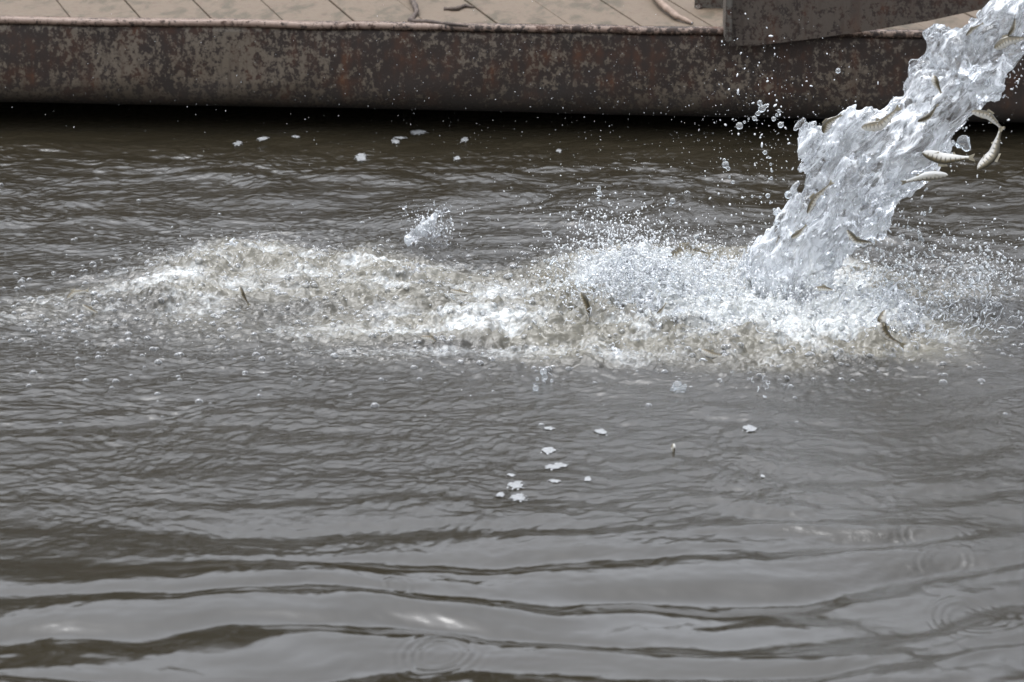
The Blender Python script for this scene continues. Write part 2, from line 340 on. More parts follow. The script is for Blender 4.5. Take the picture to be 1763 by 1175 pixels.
    h += .030*np.clip(aer, 0, 1)**2*(.6+.8*n2(x*7, y*7, 27))+(.038*blob(x, y, 330, 500, 130, 40)+.022*blob(x, y, 420, 450, 50, 18)+.032*blob(x, y, 590, 480, 105, 34)+.022*blob(x, y, 735, 500, 50, 24))*(.7+.6*n2(x*9, y*9, 59))+.050*blob(x, y, 1130, 512, 125, 40)*(1+.5*n2(x*16, y*16, 56)+.4*n2(x*36, y*36, 57))
    # lesser agitation around the churn
    ag = np.clip(sum(s*blob(x, y, a, b, c*1.9, d*2.4) for a, b, c, d, s in AER), 0, 1)
    h += ag*(.0032*(np.abs(n2(wx*22, wy*34, 28))*2)+.0018*n2(wx*48, wy*62, 29))
    rip = .03+.22*ag+.22*np.clip(churn, 0, 1)+.22*mid+.10*rightend+.10*leftend
    # air gathers along the folds of the boiling water: bright curved threads and clumps, olive water between
    brk = np.clip(.42+1.5*n2(wx*5, wy*9, 30)+.7*n2(wx*13, wy*20, 31), 0.0, 1.4)
    v1 = np.clip(1-np.abs(q2)*6.5, 0, 1); v2 = np.clip(1-np.abs(q3)*5.0, 0, 1); v3_ = np.clip(1-np.abs(n2(wx*55+q3*2, wy*60, 33))*4.5, 0, 1)
    fold = np.clip(.6*v1+.5*v2*(.4+.6*brk)+.4*v3_+.9*rims, 0, 1.3)
    core = smooth(.55, .9, aer)
    fo = np.clip(aer*(.06+.40*brk**1.5+1.12*fold*(.20+.80*np.clip(brk, 0, 1))), 0, 1.15)*(1-core)+core*np.clip(aer, .8, 1.1)*(.85+.25*brk)
    return h, np.clip(fo, 0, 1.1), np.clip(rip, 0, 1), np.clip(1.15*smooth(.12, .75, churn+.25*n2(wx*4, wy*6, 55)*ag), 0, 1)
def grow(a, b, st, far, k=1.18):
    core = np.arange(a, b, st); lo = [a]; s = st
    while lo[-1] > -far: s *= k; lo.append(lo[-1]-s)
    hi = [core[-1]]; s = st
    while hi[-1] < far: s *= k; hi.append(hi[-1]+s)
    return np.concatenate([lo[:0:-1], core, hi[1:]])
gx = grow(-1.72, 1.72, .0033, 120); gy = grow(5.25, 10.5, .0042, 120)
X, Y = np.meshgrid(gx, gy, indexing='ij'); hh, aa, rp, tb = water_fields(X.ravel().astype(np.float32), Y.ravel().astype(np.float32))
XF, YF = X.ravel(), Y.ravel()
ed = smooth(2.6, 1.8, np.abs(XF))*smooth(3.8, 5.2, YF)*smooth(12.5, 10.8, YF)
hh = hh*(.0+1.0*ed)+(1-ed)*.004*n2(XF*.6, YF*.6, 41); aa = aa*ed
nx, ny = len(gx), len(gy); ii = np.arange((nx-1)*ny).reshape(nx-1, ny)[:, :-1].ravel()
water = mesh_np('water', np.stack([XF, YF, hh], 1), np.stack([ii, ii+ny, ii+ny+1, ii+1], 1), M_WATER, attrs={'aer': aa, 'rip': rp, 'turb': tb*ed})
tag(water, kind='structure')
def hz(x, y):
    i = np.clip(np.searchsorted(gx, x)-1, 0, nx-2); j = np.clip(np.searchsorted(gy, y)-1, 0, ny-2); return hh[i*ny+j]
bed = mesh_np('lake_bed', [(-130,-130,-1.6),(130,-130,-1.6),(130,130,-1.6),(-130,130,-1.6)], [(0,1,2,3)], M_BED, smooth=False); tag(bed, kind='structure')

# ------------------------------------------------------------------ far bank, seen only mirrored in the ripples
xs = np.linspace(-90, 90, 60); bv = []; bf = []
for i, x in enumerate(xs):
    for y, z in ((33, -.6), (35, .5+.3*math.sin(x*.4)), (39, 1.0), (60, 2.0)): bv.append((x, y, z))
for i in range(59):
    for j in range(3): a = i*4+j; bf.append((a, a+4, a+5, a+1))
tag(mesh_np('far_bank', bv, bf, M_BED), kind='structure')
nl = 42000; cxs = rng.uniform(-70, 70, 300); top = 13.3+3.4*n2(cxs*.12, cxs*0, 50)+rng.uniform(-1.4, .9, 300)
ci = rng.integers(0, 300, nl); d = rng.normal(size=(nl, 3)); d /= np.linalg.norm(d, axis=1)[:, None]; rr = rng.uniform(.55, 1, nl)[:, None]
ctr = np.stack([cxs[ci], 36.5+rng.uniform(-1, 1, 300)[ci]*1.5, top[ci]*.52], 1)
ctr = ctr+d*rr*np.stack([np.full(nl, 1.5), np.full(nl, 1.4), top[ci]*.52], 1)
a = rng.normal(size=(nl, 3))*.2; b = rng.normal(size=(nl, 3))*.2
lv = np.stack([ctr-a, ctr+b, ctr+a, ctr-b], 1).reshape(-1, 3)
tag(mesh_np('far_wood', lv, np.arange(nl*4).reshape(-1, 4), M_LEAF, smooth=False), 'dark wooded bank across the water, mirrored in the ripples', 'trees', kind='stuff')

# ------------------------------------------------------------------ pontoon
def prism(bm, pts, axis_from, axis_to):
    """closed extrusion of a (y, z) profile along x"""
    a = [bm.verts.new((axis_from, y, z)) for y, z in pts]; b = [bm.verts.new((axis_to, y, z)) for y, z in pts]
    n = len(pts)
    for i in range(n): bm.faces.new((a[i], a[(i+1) % n], b[(i+1) % n], b[i]))
    bm.faces.new(a[::-1]); bm.faces.new(b)
def box(bm, x0, x1, y0, y1, z0, z1):
    v = [bm.verts.new((x, y, z)) for x in (x0, x1) for y in (y0, y1) for z in (z0, z1)]
    for f in ((0,1,3,2),(4,6,7,5),(0,4,5,1),(2,3,7,6),(0,2,6,4),(1,5,7,3)): bm.faces.new([v[i] for i in f])
PY = 9.97; TOPZ = P(881, 47, PY).z
pon = empty('pontoon', (0, PY, 0)); pon.rotation_euler = (0, R(.35), R(-2.6))
tag(pon, 'rust-mottled steel pontoon with a pale algae-spotted deck, floating behind the splash', 'pontoon')
L0, L1 = -2.6, 2.9
bm = bmesh.new(); T = TOPZ
prof = [(0.004, T-.012), (0, T-.03), (0, T-.12)]
ZB = P(881, 190, PY+.10).z-.004
for i in range(1, 12):
    t = i/11*R(90); prof.append((.15*(1-math.cos(t))**1.7, (T-.12)-(T-.12-ZB)*math.sin(t)**.92))
prof += [(1.9, ZB-.004), (2.2, T*.6), (2.2, T-.012)]
secs = 90; rows = []
for i in range(secs+1):
    x = L0+(L1-L0)*i/secs; kx = 1+.04*float(smooth(-.9, 1.2, x))
    rows.append([bm.verts.new((x, y-.0025*math.sin(x*5.1)*math.sin(3+j*.4)-.002*math.sin(x*13+j), T-(T-z)*kx)) for j, (y, z) in enumerate(prof)])
for i in range(secs):
    for j in range(len(prof)): q = (j+1) % len(prof); bm.faces.new((rows[i][j], rows[i][q], rows[i+1][q], rows[i+1][j]))
bm.faces.new(rows[0]); bm.faces.new(rows[-1][::-1])
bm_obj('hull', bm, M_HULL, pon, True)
# ragged rusty lip along the deck edge
lv, lf = [], []; ns = 700
for i in range(ns+1):
    x = L0+(L1-L0)*i/ns; wv = .0022*float(n2(np.array([x*5]), np.array([1.]), 60)[0])+.0009*float(n2(np.array([x*90]), np.array([1.]), 61)[0])
    for y, z in ((.03, T-.010), (.032, T+.004+wv), (-.006+wv, T+.005+wv), (-.009+wv*1.5, T-.006+wv), (-.004, T-.014+wv*2), (.002, T-.012)): lv.append((x, y, z))
for i in range(ns):
    for j in range(6): a = i*6+j; b = i*6+(j+1) % 6; lf.append((a, b, b+6, a+6))
mesh_np('deck_lip', lv, lf, M_EDGE, pon)
# deck planks, seams between them
bm = bmesh.new(); sp = .213; x = L0; gap = .0045; sk = -.36
k0 = int((L1-L0)/sp)
for i in range(k0+1):
    a = L0+i*sp; b = min(a+sp-gap, L1)
    zt = T+.003+.0015*math.sin(i*2.7)
    v = [bm.verts.new(p) for p in ((a, .034, T-.011), (b, .034, T-.011), (b+sk*2, 2.19, T-.011), (a+sk*2, 2.19, T-.011), (a, .034, zt), (b, .034, zt), (b+sk*2, 2.19, zt), (a+sk*2, 2.19, zt))]
    for f in ((0,3,2,1),(4,5,6,7),(0,1,5,4),(1,2,6,5),(2,3,7,6),(3,0,4,7)): bm.faces.new([v[q] for q in f])
bmesh.ops.bevel(bm, geom=bm.edges[:], offset=.002, segments=1, affect='EDGES')
bm_obj('deck', bm, M_DECK, pon)
bm = bmesh.new(); box(bm, L0, L1, .036, 2.18, T-.018, T-.0125); bm_obj('deck_seam', bm, M_SEAM, pon)

# steel side plate at the right, hung over the pontoon's edge
pl = empty('ramp_plate', P(1257, 60, 9.88)); tag(pl, 'dark speckled steel plate with a slanting lower edge hanging over the pontoon at the right', 'steel plate')
o = Vector(pl.location)
out = [(1257, -60), (1257, 80), (1300, 79), (1385, 69), (1500, 53), (1600, 36), (1700, 14), (1790, -8), (1900, -40), (1900, -60)]
bm = bmesh.new(); fr = [bm.verts.new(P(a, b, 9.88)-o) for a, b in out]; bk = [bm.verts.new(P(a, b, 9.88)-o+Vector((0, .012, 0))) for a, b in out]
n = len(out)
for i in range(n): bm.faces.new((fr[i], fr[(i+1) % n], bk[(i+1) % n], bk[i]))
bm.faces.new(fr); bm.faces.new(bk[::-1]); bmesh.ops.bevel(bm, geom=bm.edges[:], offset=.002, segments=2, affect='EDGES')
bm_obj('panel', bm, M_PLATE, pl)
bm = bmesh.new(); p0 = P(1251, -60, 9.85)-o; p1 = P(1260, 72, 9.85)-o; box(bm, p0.x, p1.x, -.035, .10, p1.z, p0.z)
bmesh.ops.bevel(bm, geom=bm.edges[:], offset=.003, segments=2, affect='EDGES'); bm_obj('flange', bm, M_STEEL, pl)
# weld bead lumps on the flange
# upright grey plate with bolt behind it
br = empty('bracket_plate', P(1215, 32, 10.25)); tag(br, 'small grey bolted plate standing on the deck beside the big steel plate', 'bracket'); o = Vector(br.location)
bm = bmesh.new(); a = P(1197, -60, 10.25)-o; b = P(1256, 30, 10.25)-o; box(bm, a.x, b.x, 0, .012, b.z, a.z); bmesh.ops.bevel(bm, geom=bm.edges[:], offset=.003, segments=2, affect='EDGES'); bm_obj('plate', bm, M_STEEL, br)
bm = bmesh.new(); c = P(1203, 14, 10.25)-o
bmesh.ops.create_cone(bm, cap_ends=True, segments=6, radius1=.012, radius2=.011, depth=.012, matrix=Matrix.Translation(c+Vector((0, -.006, 0))) @ Matrix.Rotation(R(90), 4, 'X'))
bmesh.ops.create_uvsphere(bm, u_segments=12, v_segments=8, radius=.006, matrix=Matrix.Translation(c+Vector((0, -.013, 0))))
bm_obj('bolt', bm, M_STEEL, br, True)
bm = bmesh.new(); a = P(1190, 38, 10.14)-o; b = P(1252, 33, 10.14)-o; box(bm, a.x, b.x, -.11, -.005, a.z-.006, a.z+.006); bmesh.ops.bevel(bm, geom=bm.edges[:], offset=.003, segments=2, affect='EDGES'); bm_obj('foot', bm, M_PALE, br)
def tube(name, pts, rad, mat, label, cat, seed=0, sides=9, **kw):
    rs = random.Random(seed); P0 = [Vector(p) for p in pts]; pp = []; rr = []
    for i in range(len(P0)-1):
        for t in range(6):
            f = t/6; pp.append(P0[i].lerp(P0[i+1], f)); rr.append(rad[i]*(1-f)+rad[i+1]*f)
    pp.append(P0[-1]); rr.append(rad[-1]); org = pp[0].copy(); vs = []; fs = []
    for i, p in enumerate(pp):
        t = (pp[min(i+1, len(pp)-1)]-pp[max(i-1, 0)]).normalized(); u = t.cross(Vector((0, 0, 1))); u = u.normalized() if u.length > 1e-3 else Vector((1, 0, 0)); v = u.cross(t)
        r = rr[i]*rs.uniform(.82, 1.22)
        for k in range(sides):
            a = 2*math.pi*k/sides; vs.append(p-org+(u*math.cos(a)+v*math.sin(a))*r*rs.uniform(.9, 1.1))
    for i in range(len(pp)-1):
        for k in range(sides): q = (k+1) % sides; fs.append((i*sides+k, i*sides+q, (i+1)*sides+q, (i+1)*sides+k))
    o = mesh_np(name, vs, fs, mat); o.location = org
    for i0, flip in ((0, 1), ((len(pp)-1)*sides, 0)):
        pass
    return tag(o, label, cat)
def D(px, py, lift=.008): # a point on the deck
    return G(px, py, TOPZ+lift)
tube('twig', [D(700,-25,.03), D(712,4,.02), D(718,20,.015), D(706,37,.006), D(740,38,.008), D(775,42,.008), D(806,45,.004)], [.008,.008,.007,.008,.006,.005,.003], M_BARK, 'long dark forked twig bent into an L on the deck edge', 'twig', 1)
tube('twig', [D(765,16,.006), D(786,15,.010), D(800,10,.008), D(816,13,.005)], [.006,.0055,.006,.003], M_BARK, 'short dark twig lying alone on the pale deck', 'twig', 2)
tube('branch', [D(1118,-25,.03), D(1140,8,.02), D(1165,28,.014), D(1192,40,.006)], [.011,.010,.009,.004], M_PALE, 'pale peeled branch curving down onto the deck near the steel plate', 'branch', 3)

# ------------------------------------------------------------------ the falling jet
CL = [(1990,-215,62,60),(1910,-150,62,60),(1835,-90,62,60),(1765,-30,70,72),(1712,50,92,72),(1660,112,80,66),(1608,175,75,78),(1545,232,118,95),(1492,285,118,98),(1450,345,98,98),(1408,410,84,90),(1375,470,82,78),(1352,540,92,95),(1335,590,110,110)]
cl = np.array(CL, float); seg = np.hypot(*np.diff(cl[:, :2], axis=0).T)*MM; S = np.concatenate([[0], np.cumsum(seg)])
SU = np.linspace(0, S[-1], 400)
def cub(x, xp, fp):
    y = np.interp(x, xp, fp); k = np.ones(31)/31; return np.convolve(np.pad(y, 15, 'edge'), k, 'valid')
cpx, cpy = cub(SU, S, cl[:, 0]), cub(SU, S, cl[:, 1])
cw = np.array([P(a, b, JY) for a, b in zip(cpx, cpy)]); tan = np.gradient(cw, SU, axis=0); tan /= np.linalg.norm(tan, axis=1)[:, None]
nor = np.stack([-tan[:, 2]*-1, np.zeros(400), tan[:, 0]*-1], 1)      # v axis, positive to the upper left
nor = np.cross(tan, np.array([0, 1, 0])); nor *= np.sign(-nor[:, :1])
hgt = .0036; vs_ = np.arange(-.27, .27, hgt); ws_ = np.arange(-.19, .19, hgt); ss_ = np.arange(0, S[-1], hgt)
s3, v3, w3 = np.meshgrid(ss_, vs_, ws_, indexing='ij')
LE = [(1945,-270),(1865,-180),(1790,-110),(1745,-45),(1708,0),(1674,31),(1657,46),(1606,51),(1590,63),(1602,77),(1597,88),(1602,100),(1582,109),(1565,123),(1568,140),(1560,160),(1560,169),(1531,177),(1526,187),(1503,192),(1480,189),(1446,201),(1424,222),(1405,214),
      (1388,228),(1381,245),(1386,272),(1384,306),(1369,340),(1354,364),(1337,398),(1292,433),(1279,486),(1275,520),(1268,560),(1262,620)]
RE = [(2035,-160),(1960,-80),(1900,0),(1850,60),(1790,95),(1749,123),(1735,119),(1730,140),(1718,163),(1694,170),(1680,194),(1662,204),(1658,218),(1643,238),(1646,252),(1640,269),(1606,289),(1568,317),(1561,330),(1543,344),(1532,375),(1528,390),(1510,401),(1486,412),(1456,432),(1435,462),(1432,476),(1430,500),(1432,540),(1440,620)]
def edge(pts, sg):
    o = []
    for a, b in pts:
        q = np.array(P(a, b, JY)); d = q-cw; i = int(np.argmin((d**2).sum(1))); o.append((SU[i], sg*float(d[i] @ nor[i])))
    o.sort(); o = np.array(o); y = np.interp(ss_, o[:, 0], o[:, 1]); k = np.ones(5)/5
    return np.maximum(.02, np.convolve(np.pad(y, 2, 'edge'), k, 'valid'))
rl, rr_ = edge(LE, 1), edge(RE, -1)
w1 = n3(s3*7, v3*10, w3*10, 1); w2_ = n3(s3*7, v3*10, w3*10, 2)
v4 = v3+.010*w1; w4 = w3+.050*w2_
rv = np.where(v4 > 0, rl[:, None, None], rr_[:, None, None])
rw = (rl+rr_)[:, None, None]*.36
rad = np.sqrt((v4/rv)**2+(w4/rw)**2)
f = 1.0-rad
rim = 1-.55*smooth(.55, .95, np.abs(v4)/rv)
f += rim*.34*n3(s3*10, v3*15, w3*15, 3)
q = n3(s3*14+.8*w1, v3*27, w3*27, 4); f += rim*.34*(.42-np.abs(q)*2.0)
q = n3(s3*38+2*w1, v3*85, w3*85, 5); f += .035*(.4-np.abs(q)*2.0)
f += .018*n3(s3*60, v3*125, w3*125, 6)+.20*smooth(.5, 1, rad)*n3(s3*26, v3*60, w3*60, 8)
# slots where the sheet tears open
f -= .55*smooth(.30, .62, n3(s3*9, v3*22, w3*9, 7))*smooth(.25, .8, rad)
f[0] = f[-1] = -1; f[:, 0] = f[:, -1] = -1; f[:, :, 0] = f[:, :, -1] = -1
v, qd = surface_nets(f, (0, vs_[0], ws_[0]), hgt)
js, jv, jw = v[:, 0], v[:, 1], v[:, 2]
cc = np.stack([np.interp(js, SU, cw[:, i]) for i in range(3)], 1); nn = np.stack([np.interp(js, SU, nor[:, i]) for i in range(3)], 1)
pts = cc+nn*jv[:, None]; pts[:, 1] += jw
jet = mesh_np('water_jet', pts, qd, M_JET, attrs={'js': js, 'jv': jv, 'jw': jw})
tag(jet, 'white frothing stream of water pouring in from the upper right, full of small fish', 'water jet')
del f, s3, v3, w3, w1, w2_, v4, w4, rv, rad, q

# ------------------------------------------------------------------ torn sheets and threads of water over the churn
def web(name, x0, x1, y0, y1, z1, envf, h, mat, sc, wd, seed, label, cat):
    xs = np.arange(x0, x1, h); ys = np.arange(y0, y1, h); zs = np.arange(-.02, z1, h)
    a, b, c = np.meshgrid(xs, ys, zs, indexing='ij')
    g2 = np.meshgrid(xs, ys, indexing='ij'); base = hz(g2[0], g2[1])[:, :, None]
    up = c-base; env = envf(a, b, up)
    wp = .35*n3(a*sc*1.9, b*sc*1.9, c*sc*1.9, seed+5)
    p1 = n3(a*sc+wp, b*sc, c*sc*.8, seed); p2 = n3(a*sc, b*sc+wp, c*sc*.8, seed+1); p3 = n3(a*sc*3.2, b*sc*3.2, c*sc*3.2, seed+2)
    thr = wd-np.sqrt(p1*p1+p2*p2); sheet = wd*.30-np.abs(p1)-.35*smooth(-.05, .25, p3)
    f = np.maximum(thr, sheet)-(1-env)*.62+.03*p3
    f[0] = f[-1] = -1; f[:, 0] = f[:, -1] = -1; f[:, :, 0] = f[:, :, -1] = -1
    v, q = surface_nets(f, (xs[0], ys[0], zs[0]), h)
    o = mesh_np(name, v, q, mat); return tag(o, label, cat, kind='stuff')
def plume(a, b, up, px, py, sx, hgt_, sy, st=1.0):
    g = G(px, py); return st*np.exp(-((a-g.x)/(sx*MM))**2-((b-g.y)/sy)**2)*np.exp(-(np.clip(up, 0, 9)/(hgt_*MM))**2*1.0)
def env_r(a, b, up):
    e = plume(a, b, up, 1120, 540, 140, 70, .20, .95)+plume(a, b, up, 1060, 520, 70, 115, .12, .6)+plume(a, b, up, 1330, 590, 260, 45, .22, .9)
    e += plume(a, b, up, 1545, 560, 60, 130, .12, .75)+plume(a, b, up, 1690, 540, 70, 90, .10, .8)+plume(a, b, up, 1590, 600, 120, 50, .18, .5)
    e += plume(a, b, up, 1325, 665, 40, 35, .07, .9)+plume(a, b, up, 1060, 620, 50, 30, .07, .85)+plume(a, b, up, 1230, 500, 90, 75, .1, .5)
    return np.clip(e, 0, 1)
web('splash', G(900,520).x, G(1800,520).x, JY-.50, JY+.42, .26, env_r, .0036, M_SPL, 30, .115, 100, 'tangled white splash of torn water thrown up where the jet lands', 'splash')
def env_l(a, b, up):
    e = plume(a, b, up, 330, 500, 150, 26, .24, .85)+plume(a, b, up, 410, 440, 45, 34, .10, .95)+plume(a, b, up, 590, 470, 130, 28, .2, .85)+plume(a, b, up, 745, 400, 26, 42, .06, 1.1)
    e += plume(a, b, up, 720, 490, 60, 30, .12, .8)+plume(a, b, up, 880, 560, 170, 18, .22, .75)+plume(a, b, up, 100, 560, 130, 12, .25, .6)+plume(a, b, up, 700, 640, 200, 8, .2, .5)
    return np.clip(e, 0, 1)
web('churned_water', G(-20,520).x, G(960,520).x, JY-.55, JY+1.05, .085, env_l, .0048, M_WEB, 28, .14, 140, 'low boiling ridge of glassy folds and bubbles left of the jet', 'churned water')

# beaded threads of water flung on ballistic arcs (tubes whose radius swells and pinches)
def threads(spec, name, mat, label, cat, sides=7):
    VV, FF, off = [], [], 0
    for px, py, sx, sd_, n, v0, v1, ox, lean, r0, r1 in spec:
        for _ in range(n):
            c = G(px+random.gauss(0, sx), py); a = random.uniform(0, 6.283)
            p0 = np.array([c.x, c.y+random.gauss(0, sd_), 0.0]); p0[2] = float(hz(p0[:1], p0[1:2])[0])-.004
            vz = random.uniform(v0, v1); vel = np.array([ox*math.cos(a)+lean, ox*.6*math.sin(a), vz])
            ta = random.choice((0, random.uniform(.0, .10))); tb = min(ta+random.uniform(.02, .06), 1.6*vz/9.8)
            if tb-ta < .02: continue
            k = max(8, int((tb-ta)*vz/.0035)); k = min(k, 40); t = np.linspace(ta, tb, k)[:, None]
            path = p0+vel*t; path[:, 2] -= 4.9*t[:, 0]**2
            ph = random.uniform(0, 6); q = np.linspace(0, 1, k)
            path[:, 0] += .004*np.sin(q*7+ph); path[:, 2] += .003*np.sin(q*9+ph*2)
            rr = random.uniform(r0, r1)*.001*(.38+.62*np.abs(np.sin(q*random.uniform(4, 11)+ph))**1.5)*(1.15-.5*q)
            rr[-3:] *= (1.5, 1.4, .02); rr[0] *= .05
            T = np.gradient(path, axis=0); T /= np.linalg.norm(T, axis=1)[:, None]+1e-9
            U = np.cross(T, [0, 1, .01]); U /= np.linalg.norm(U, axis=1)[:, None]+1e-9; W = np.cross(T, U)
            an = np.arange(sides)*2*np.pi/sides
            V = path[:, None]+(U[:, None]*np.cos(an)[None, :, None]+W[:, None]*np.sin(an)[None, :, None])*rr[:, None, None]
            VV.append(V.reshape(-1, 3)); ii = np.arange(k-1)[:, None]*sides+np.arange(sides)[None]; jj = np.arange(k-1)[:, None]*sides+(np.arange(sides)[None]+1) % sides
            FF.append(np.stack([ii, jj, jj+sides, ii+sides], 2).reshape(-1, 4)+off); off += k*sides
    return tag(mesh_np(name, np.concatenate(VV), np.concatenate(FF), mat), label, cat, kind='stuff')
threads([(1120,535,95,.10,190,.5,1.5,.6,-.15,.9,3.2),(1050,520,45,.08,40,.7,1.7,.5,-.3,.8,2.2),(1200,520,60,.10,50,.6,1.5,.4,.0,.8,2.2),(1520,565,60,.10,95,.7,1.8,.6,.2,.7,2.0),(1600,575,60,.12,60,.4,1.4,.6,.25,.7,2.0),
         (1690,545,40,.08,60,.5,1.5,.5,.1,.7,2.0),(1330,590,200,.08,130,.25,.8,.4,.0,.8,2.2),(1325,668,30,.03,20,.3,.8,.3,.0,.8,2.2),(1060,622,45,.03,20,.2,.7,.3,.0,.8,2.2),(940,655,25,.03,8,.2,.6,.2,.0,.8,2.2),
         (740,412,14,.02,24,.4,1.0,.12,.28,1.2,3.2),(400,440,55,.05,20,.15,.6,.2,.0,1.0,2.6),(590,455,80,.08,20,.15,.6,.2,.0,1.0,2.6),(720,500,60,.06,14,.1,.5,.2,.0,1.0,2.6)],
        'splash_threads', M_WEB, 'beaded threads of clear water flung up in a ragged crown round the foot of the jet', 'splash')
# blobs of clear water joined by necks, each one a thing
def lump(beads, Yd, label, sc=1.0, mat=None, rough=.35):
    C3 = np.array([P(a, b, Yd) for a, b, _ in beads]); rd = np.array([q for _, _, q in beads])*MM*sc; o = C3.mean(0)
    for i in range(len(C3)): C3[i, 1] += random.uniform(-.4, .4)*rd[i]
    h = max(.0007, rd.max()/7); lo = (C3-rd[:, None]*1.8).min(0)-3*h; hi = (C3+rd[:, None]*1.8).max(0)+3*h
    g = np.meshgrid(*[np.arange(lo[i], hi[i], h) for i in range(3)], indexing='ij'); f = np.zeros(g[0].shape)-1
    for c, q in zip(C3, rd): f += np.exp(-2.2*(((g[0]-c[0])**2+(g[1]-c[1])**2+(g[2]-c[2])**2)/q**2-1))*1.0
    f = np.minimum(f, 5.0); f += rough*n3(g[0]*(220 if rough < 1 else 120), g[1]*120, g[2]*120, 77)
    v, q = surface_nets(f, lo, h); ob = mesh_np('water_blob', v-o, q, mat or M_BIG); ob.location = o
    return tag(ob, label, 'water blob', 'joined blobs of water flying round the jet')
lump([(704,412,9),(716,404,11),(722,396,8),(732,388,9),(728,400,8),(742,380,7),(750,372,6),(758,368,5),(768,362,5),(742,396,6),(752,404,6)], G(725,425).y, 'tongue of white water slanting up alone from the far side of the churn', 1.0, M_WEB, 1.6)
lump([(1308,178,4.5),(1312,188,6),(1318,183,3.5),(1305,196,4),(1299,204,4)], JY-.1, 'cluster of joined clear blobs highest over the dark water left of the jet')
lump([(1289,205,2),(1282,211,2.5),(1273,217,6)], JY-.1, 'clear blob with a thin neck, down left of the highest cluster')
lump([(1341,191,3),(1337,198,2.4),(1332,205,4)], JY-.08, 'slanted dumb-bell of clear water right of the highest cluster')
lump([(1344,215,5)], JY-.12, 'single round pear drop below the slanted dumb-bell')
lump([(1317,263,3.6),(1323,271,2.2),(1327,283,2.4),(1329,295,2.2),(1328,307,3)], JY-.1, 'long string of beads hanging left of the jet above the waves')
lump([(1247,276,3),(1249,284,6),(1254,291,3.5)], JY-.1, 'lumpy clear blob farthest left in the column of drops by the jet')
lump([(1256,305,2.2),(1262,314,3)], JY-.1, 'little tail of water under the farthest left lumpy blob')
lump([(1295,338,2.4),(1309,340,2.2),(1322,337,4),(1326,350,2),(1333,361,2.6),(1338,368,2)], JY-.1, 'forked thread of water just above the left shoulder of the splash')
lump([(1357,335,6.5)], JY-.14, 'fat round drop touching the lower left flank of the jet')
lump([(1339,384,5)], JY-.14, 'round drop below the fat one, beside the lower left flank of the jet')
lump([(1659,244,11),(1664,254,7),(1650,250,5)], JY-.08, 'largest clear blob, bulging from the right flank of the jet near the fish')
lump([(1031,324,4),(1032,333,5),(1030,343,3.4)], JY+.1, 'upright clear blob flying alone over the waves above the white mound')
lump([(1158,346,5),(1154,352,3)], JY+.1, 'ring-like clear blob above the arched fish')
lump([(1443,122,4.5)], JY-.05, 'bean shaped drop left of the jet against the dark hull')
lump([(1556,375,1.8),(1556,390,2),(1554,406,3.4),(1562,418,3.4),(1572,436,2.6)], JY-.05, 'upright spike of water right of the jet foot')
lump([(1166,664,7),(1175,670,5.5),(1158,670,4),(1168,673,5),(1180,664,3)], G(1168,672).y, 'big bubble-like blob sitting on the water below the white mound')
lump([(936,640,6),(938,650,5),(950,655,3),(925,652,3)], G(940,660).y, 'group of round clear blobs in front of the middle churn')
lump([(922,668,5)], G(922,672).y, 'small round blob left below the group in front of the middle churn')
lump([(1537,614,6)], G(1537,620).y, 'round clear blob on the near edge of the splash below the bent fish')

# ------------------------------------------------------------------ drops
ico = bmesh.new(); bmesh.ops.create_icosphere(ico, subdivisions=1, radius=1); IV1 = np.array([v.co for v in ico.verts]); IF1 = np.array([[v.index for v in f.verts] for f in ico.faces]); ico.free()
ico = bmesh.new(); bmesh.ops.create_icosphere(ico, subdivisions=2, radius=1); IV2 = np.array([v.co for v in ico.verts]); IF2 = np.array([[v.index for v in f.verts] for f in ico.faces]); ico.free()
def scatter(pos, rad, IV, IF, ax=None, st=None):
    n = len(pos); V = IV[None]*rad[:, None, None]
    if ax is not None: d = (V*ax[:, None, :]).sum(2, keepdims=True); V = V+d*ax[:, None, :]*(st[:, None, None]-1)
    V = V+pos[:, None, :]; F = IF[None]+(np.arange(n)*len(IV))[:, None, None]
    return V.reshape(-1, 3), F.reshape(-1, 3)
# (px, py, spread x, spread y, how many, smallest, largest radius mm, depth spread)
CLS = [(1345,515,70,22,2600,.6,3.0,.13),(1130,482,80,24,4500,.6,1.5,.08),(1125,485,90,34,4200,.7,3.6,.12),(1065,425,50,40,1300,.7,2.6,.12),(1180,430,60,25,380,.6,1.8,.12),(1320,560,170,24,6500,.7,3.2,.12),(1530,460,60,50,850,.7,3.8,.12),(1590,540,80,45,700,.7,3.8,.15),
       (1690,470,42,34,800,.7,3.4,.1),(1310,255,52,85,170,.7,3.2,.12),(1330,150,60,60,70,.6,2.4,.12),(1290,470,50,40,260,.7,2.2,.1),(1320,645,40,20,160,.7,2.6,.08),(1060,615,50,18,160,.7,2.6,.08),(945,650,30,16,40,1.,4.2,.05),
       (1250,300,240,90,620,.35,1.0,.3),(950,220,260,80,420,.35,.9,.3),(560,160,330,80,230,.35,.9,.3),(1400,200,120,70,200,.35,1.1,.3),(745,385,24,16,120,.7,2.2,.05),(1000,400,90,50,220,.5,2.0,.15),(1450,620,120,40,420,.6,2.2,.15),
       (420,450,90,30,200,.5,1.6,.15),(620,470,120,40,200,.5,1.6,.15),(1640,250,60,60,110,.6,3.2,.1),(1740,130,20,30,60,1.,3.2,.08),(880,580,160,50,280,.5,1.8,.2),(1650,600,90,30,240,.6,2.4,.12)]
pos, rad = [], []
for px, py, sx, sy, n, r0, r1, dy in CLS:
    for _ in range(n):
        Yd = JY+random.gauss(0, dy); q = P(px+random.gauss(0, sx), py+random.gauss(0, sy), Yd)
        pos.append(q); rad.append((r0+(r1-r0)*random.random()**2.3)*.001)
